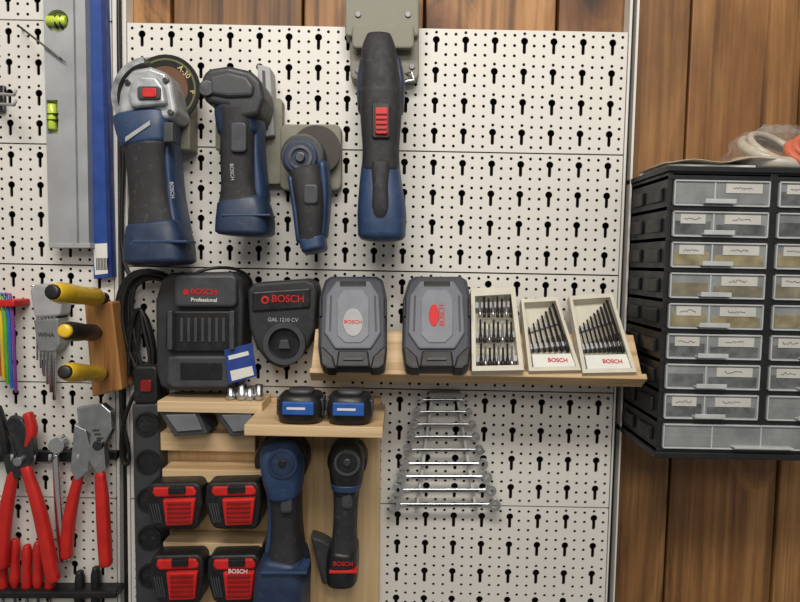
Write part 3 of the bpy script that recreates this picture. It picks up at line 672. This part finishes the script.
def drawer(x0,x1,z0,z1,i,r,wide=False):
    inner=CLEARD if (r*3+i)%4 else CLEAR
    if r in (4,5,6): inner=mat('contents_tan_%d'%(r%2),((146,136,106),(126,120,100))[r%2],.4,var=.35,scale=60)
    wbox('contents',x0+.002,x1-.002,-FD+.004,0.0,z0+.001,z1-.006,inner,.001)
    wbox('drawer_front',x0,x1,-FD-.0012,-FD+.003,z0,z1,CLEAR,.001)
    w=x1-x0; hgt=z1-z0
    wbox('rim_top',x0,x1,-FD-.003,-FD,z1-.0018,z1,CLEARL,.0005); wbox('rim_bottom',x0,x1,-FD-.003,-FD,z0,z0+.0016,CLEARL,.0005)
    wbox('rim_left',x0,x0+.0015,-FD-.003,-FD,z0,z1,CLEARL,.0005); wbox('rim_right',x1-.0015,x1,-FD-.003,-FD,z0,z1,CLEARL,.0005)
    if wide:
        for k in range(1,4): wbox('inner_divider_%d'%k,x0+w*k/4-.0007,x0+w*k/4+.0007,-FD-.002,-FD,z0,z1,CLEARL,0)
        wbox('content_view',x0+.003,x1-.003,-FD-.0016,-FD,z0+.003,z0+hgt*.55,inner,.0003)
        wbox('pull',x0+w*.35,x0+w*.65,-FD-.010,-FD,z0+.003,z0+.005,CLEARL,.0005); return
    wbox('content_view_left',x0+.003,x0+w*.40,-FD-.0016,-FD,z0+.003,z0+hgt*.62,inner,.0003)
    wbox('content_view_right',x0+w*.46,x1-.003,-FD-.0016,-FD,z0+.003,z0+hgt*.5,inner,.0003)
    wbox('mid_divider',x0+w*.42,x0+w*.435,-FD-.002,-FD,z0,z1,CLEARL,0)
    wbox('pull',x0+w*.30,x0+w*.62,-FD-.009,-FD,z0+.0025,z0+.0045,CLEARL,.0005)
    wbox('pull_lip',x0+w*.30,x0+w*.62,-FD-.0095,-FD-.008,z0+.0025,z0+.0075,CLEARL,.0005)
    if (i+r)%3!=2: 
        wbox('label_left',x0+w*.08,x0+w*.34,-FD-.0022,-FD,z0+hgt*.52,z0+hgt*.88,LABEL,0)
        scr(x0+w*.12,x0+w*.30,z0+hgt*.7,r*7+i)
    wbox('label_right',x0+w*.54,x0+w*.92,-FD-.0022,-FD,z0+hgt*.52,z0+hgt*.88,LABEL,0); scr(x0+w*.62,x0+w*.82,z0+hgt*.7,r*5+i+3)
for r in range(nr):
    z0=ZB+.005+r*rh+.0028; z1=z0+rh-.0056
    if r==0: drawer(XL+t+.001,XR-t-.001,z0,z1,0,r,True)
    else:
        drawer(XL+t+.001,xm-.005,z0,z1,0,r); drawer(xm+.005,XR-t-.001,z0,z1,1,r)
obj('paper_stack',700,160,.06)
zt_=ZT+.0031
wbox('sheets',XL+.004,XL+.10,-FD+.01,-.01,zt_,zt_+.004,WPAPER,.0003)
vs=[];fs=[]
for i in range(13):
    for j in range(2): vs.append((XL-.004+.124*i/12,-FD+.004+j*.08,zt_+.0045+.004*math.sin(i*.5)**2+.006*(i/12)**2))
for i in range(12): fs.append([2*i,2*i+2,2*i+3,2*i+1])
o=mesh('curled_sheet',vs,fs,mat('kraft',(186,174,152),.8),smooth=True); sm=o.modifiers.new('thick','SOLIDIFY'); sm.thickness=.0008
def torus(name,c,Rm,rm,ax,m):
    vs=[];fs=[];NN=36;MM=14; ax=Vector(ax).normalized(); a=ax.orthogonal().normalized(); b=ax.cross(a)
    for i in range(NN):
        q=2*pi*i/NN; dr=a*math.cos(q)+b*math.sin(q)
        for j in range(MM):
            w_=2*pi*j/MM; vs.append(c+dr*(Rm+rm*math.cos(w_))+ax*rm*math.sin(w_))
    for i in range(NN):
        for j in range(MM): fs.append([i*MM+j,((i+1)%NN)*MM+j,((i+1)%NN)*MM+(j+1)%MM,i*MM+(j+1)%MM])
    return mesh(name,vs,fs,m,smooth=True)
obj('bagged_tubing_coil',770,150,.06)
cc=P(774,158,.06); cc.z=zt_+.016
TUB=mat('tubing_milky',(190,182,164),.25); ORG=mat('orange',(208,92,44),.4)
torus('tubing_lower',cc+Vector((.0,0,-.006)),.040,.007,(.05,-.1,1),TUB)
torus('tubing_upper',cc+Vector((-.002,0,.010)),.034,.006,(.15,-.6,1),TUB)
torus('tubing_loose',cc+Vector((-.006,-.005,.014)),.026,.004,(.3,-.9,1),TUB)
torus('orange_cord',cc+Vector((.012,-.034,.002)),.017,.005,(.2,-1.2,1),ORG)
torus('orange_cord',cc+Vector((.018,-.034,.010)),.014,.004,(-.2,-1.4,1),ORG)
bag=bpy.data.materials.new('clear_bag'); bag.use_nodes=True; nt=bag.node_tree; b=nt.nodes['Principled BSDF']
b.inputs['Base Color'].default_value=(.9,.9,.88,1); b.inputs['Roughness'].default_value=.08; b.inputs['Alpha'].default_value=.12; b.inputs['Specular IOR Level'].default_value=1.0
nz=nt.nodes.new('ShaderNodeTexNoise'); nz.inputs['Scale'].default_value=70; bp=nt.nodes.new('ShaderNodeBump'); bp.inputs['Strength'].default_value=1; bp.inputs['Distance'].default_value=.004
nt.links.new(nz.outputs['Fac'],bp.inputs['Height']); nt.links.new(bp.outputs['Normal'],b.inputs['Normal'])
vs=[];fs=[];rd=random.Random(5); NJ=40
for i in range(15):
    th=pi/2*i/14
    for j in range(NJ):
        q=2*pi*j/NJ; k=1+.07*math.sin(q*5+i*.8)+rd.uniform(-.05,.05)
        vs.append(cc+Vector((.060*math.cos(th)*math.cos(q)*k,.055*math.cos(th)*math.sin(q)*k,-.0155+.052*math.sin(th)*k)))
for i in range(14):
    for j in range(NJ): fs.append([i*NJ+j,i*NJ+(j+1)%NJ,(i+1)*NJ+(j+1)%NJ,(i+1)*NJ+j])
mesh('bag',vs,fs,bag,smooth=False)
CUR=None
# ---------------- camera & lights
cam=bpy.data.cameras.new('camera'); co=bpy.data.objects.new('camera',cam); S.collection.objects.link(co)
co.matrix_world=Matrix.Translation(C)@R.to_4x4(); cam.sensor_fit='HORIZONTAL'; cam.sensor_width=36; cam.lens=F/800*36; cam.clip_start=.01
S.camera=co
def area(name,loc,tgt,sx,sy,e,col=(1,1,1)):
    l=bpy.data.lights.new(name,'AREA'); l.shape='RECTANGLE'; l.size=sx; l.size_y=sy; l.energy=e; l.color=col
    o=bpy.data.objects.new(name,l); S.collection.objects.link(o); o.location=loc
    o.rotation_euler=(Vector(tgt)-Vector(loc)).to_track_quat('-Z','Y').to_euler()
area('ceiling_lamp',(-.1,-1.0,2.45),(0,-.1,1.3),1.0,.25,15.5,(1,.955,.89))
area('ceiling_lamp',(.2,-2.2,2.4),(0,0,1.4),1.2,.4,11,(1,.96,.9))
wd=bpy.data.worlds.new('world'); S.world=wd; wd.use_nodes=True; wd.node_tree.nodes['Background'].inputs[0].default_value=(1,.98,.95,1); wd.node_tree.nodes['Background'].inputs[1].default_value=.22
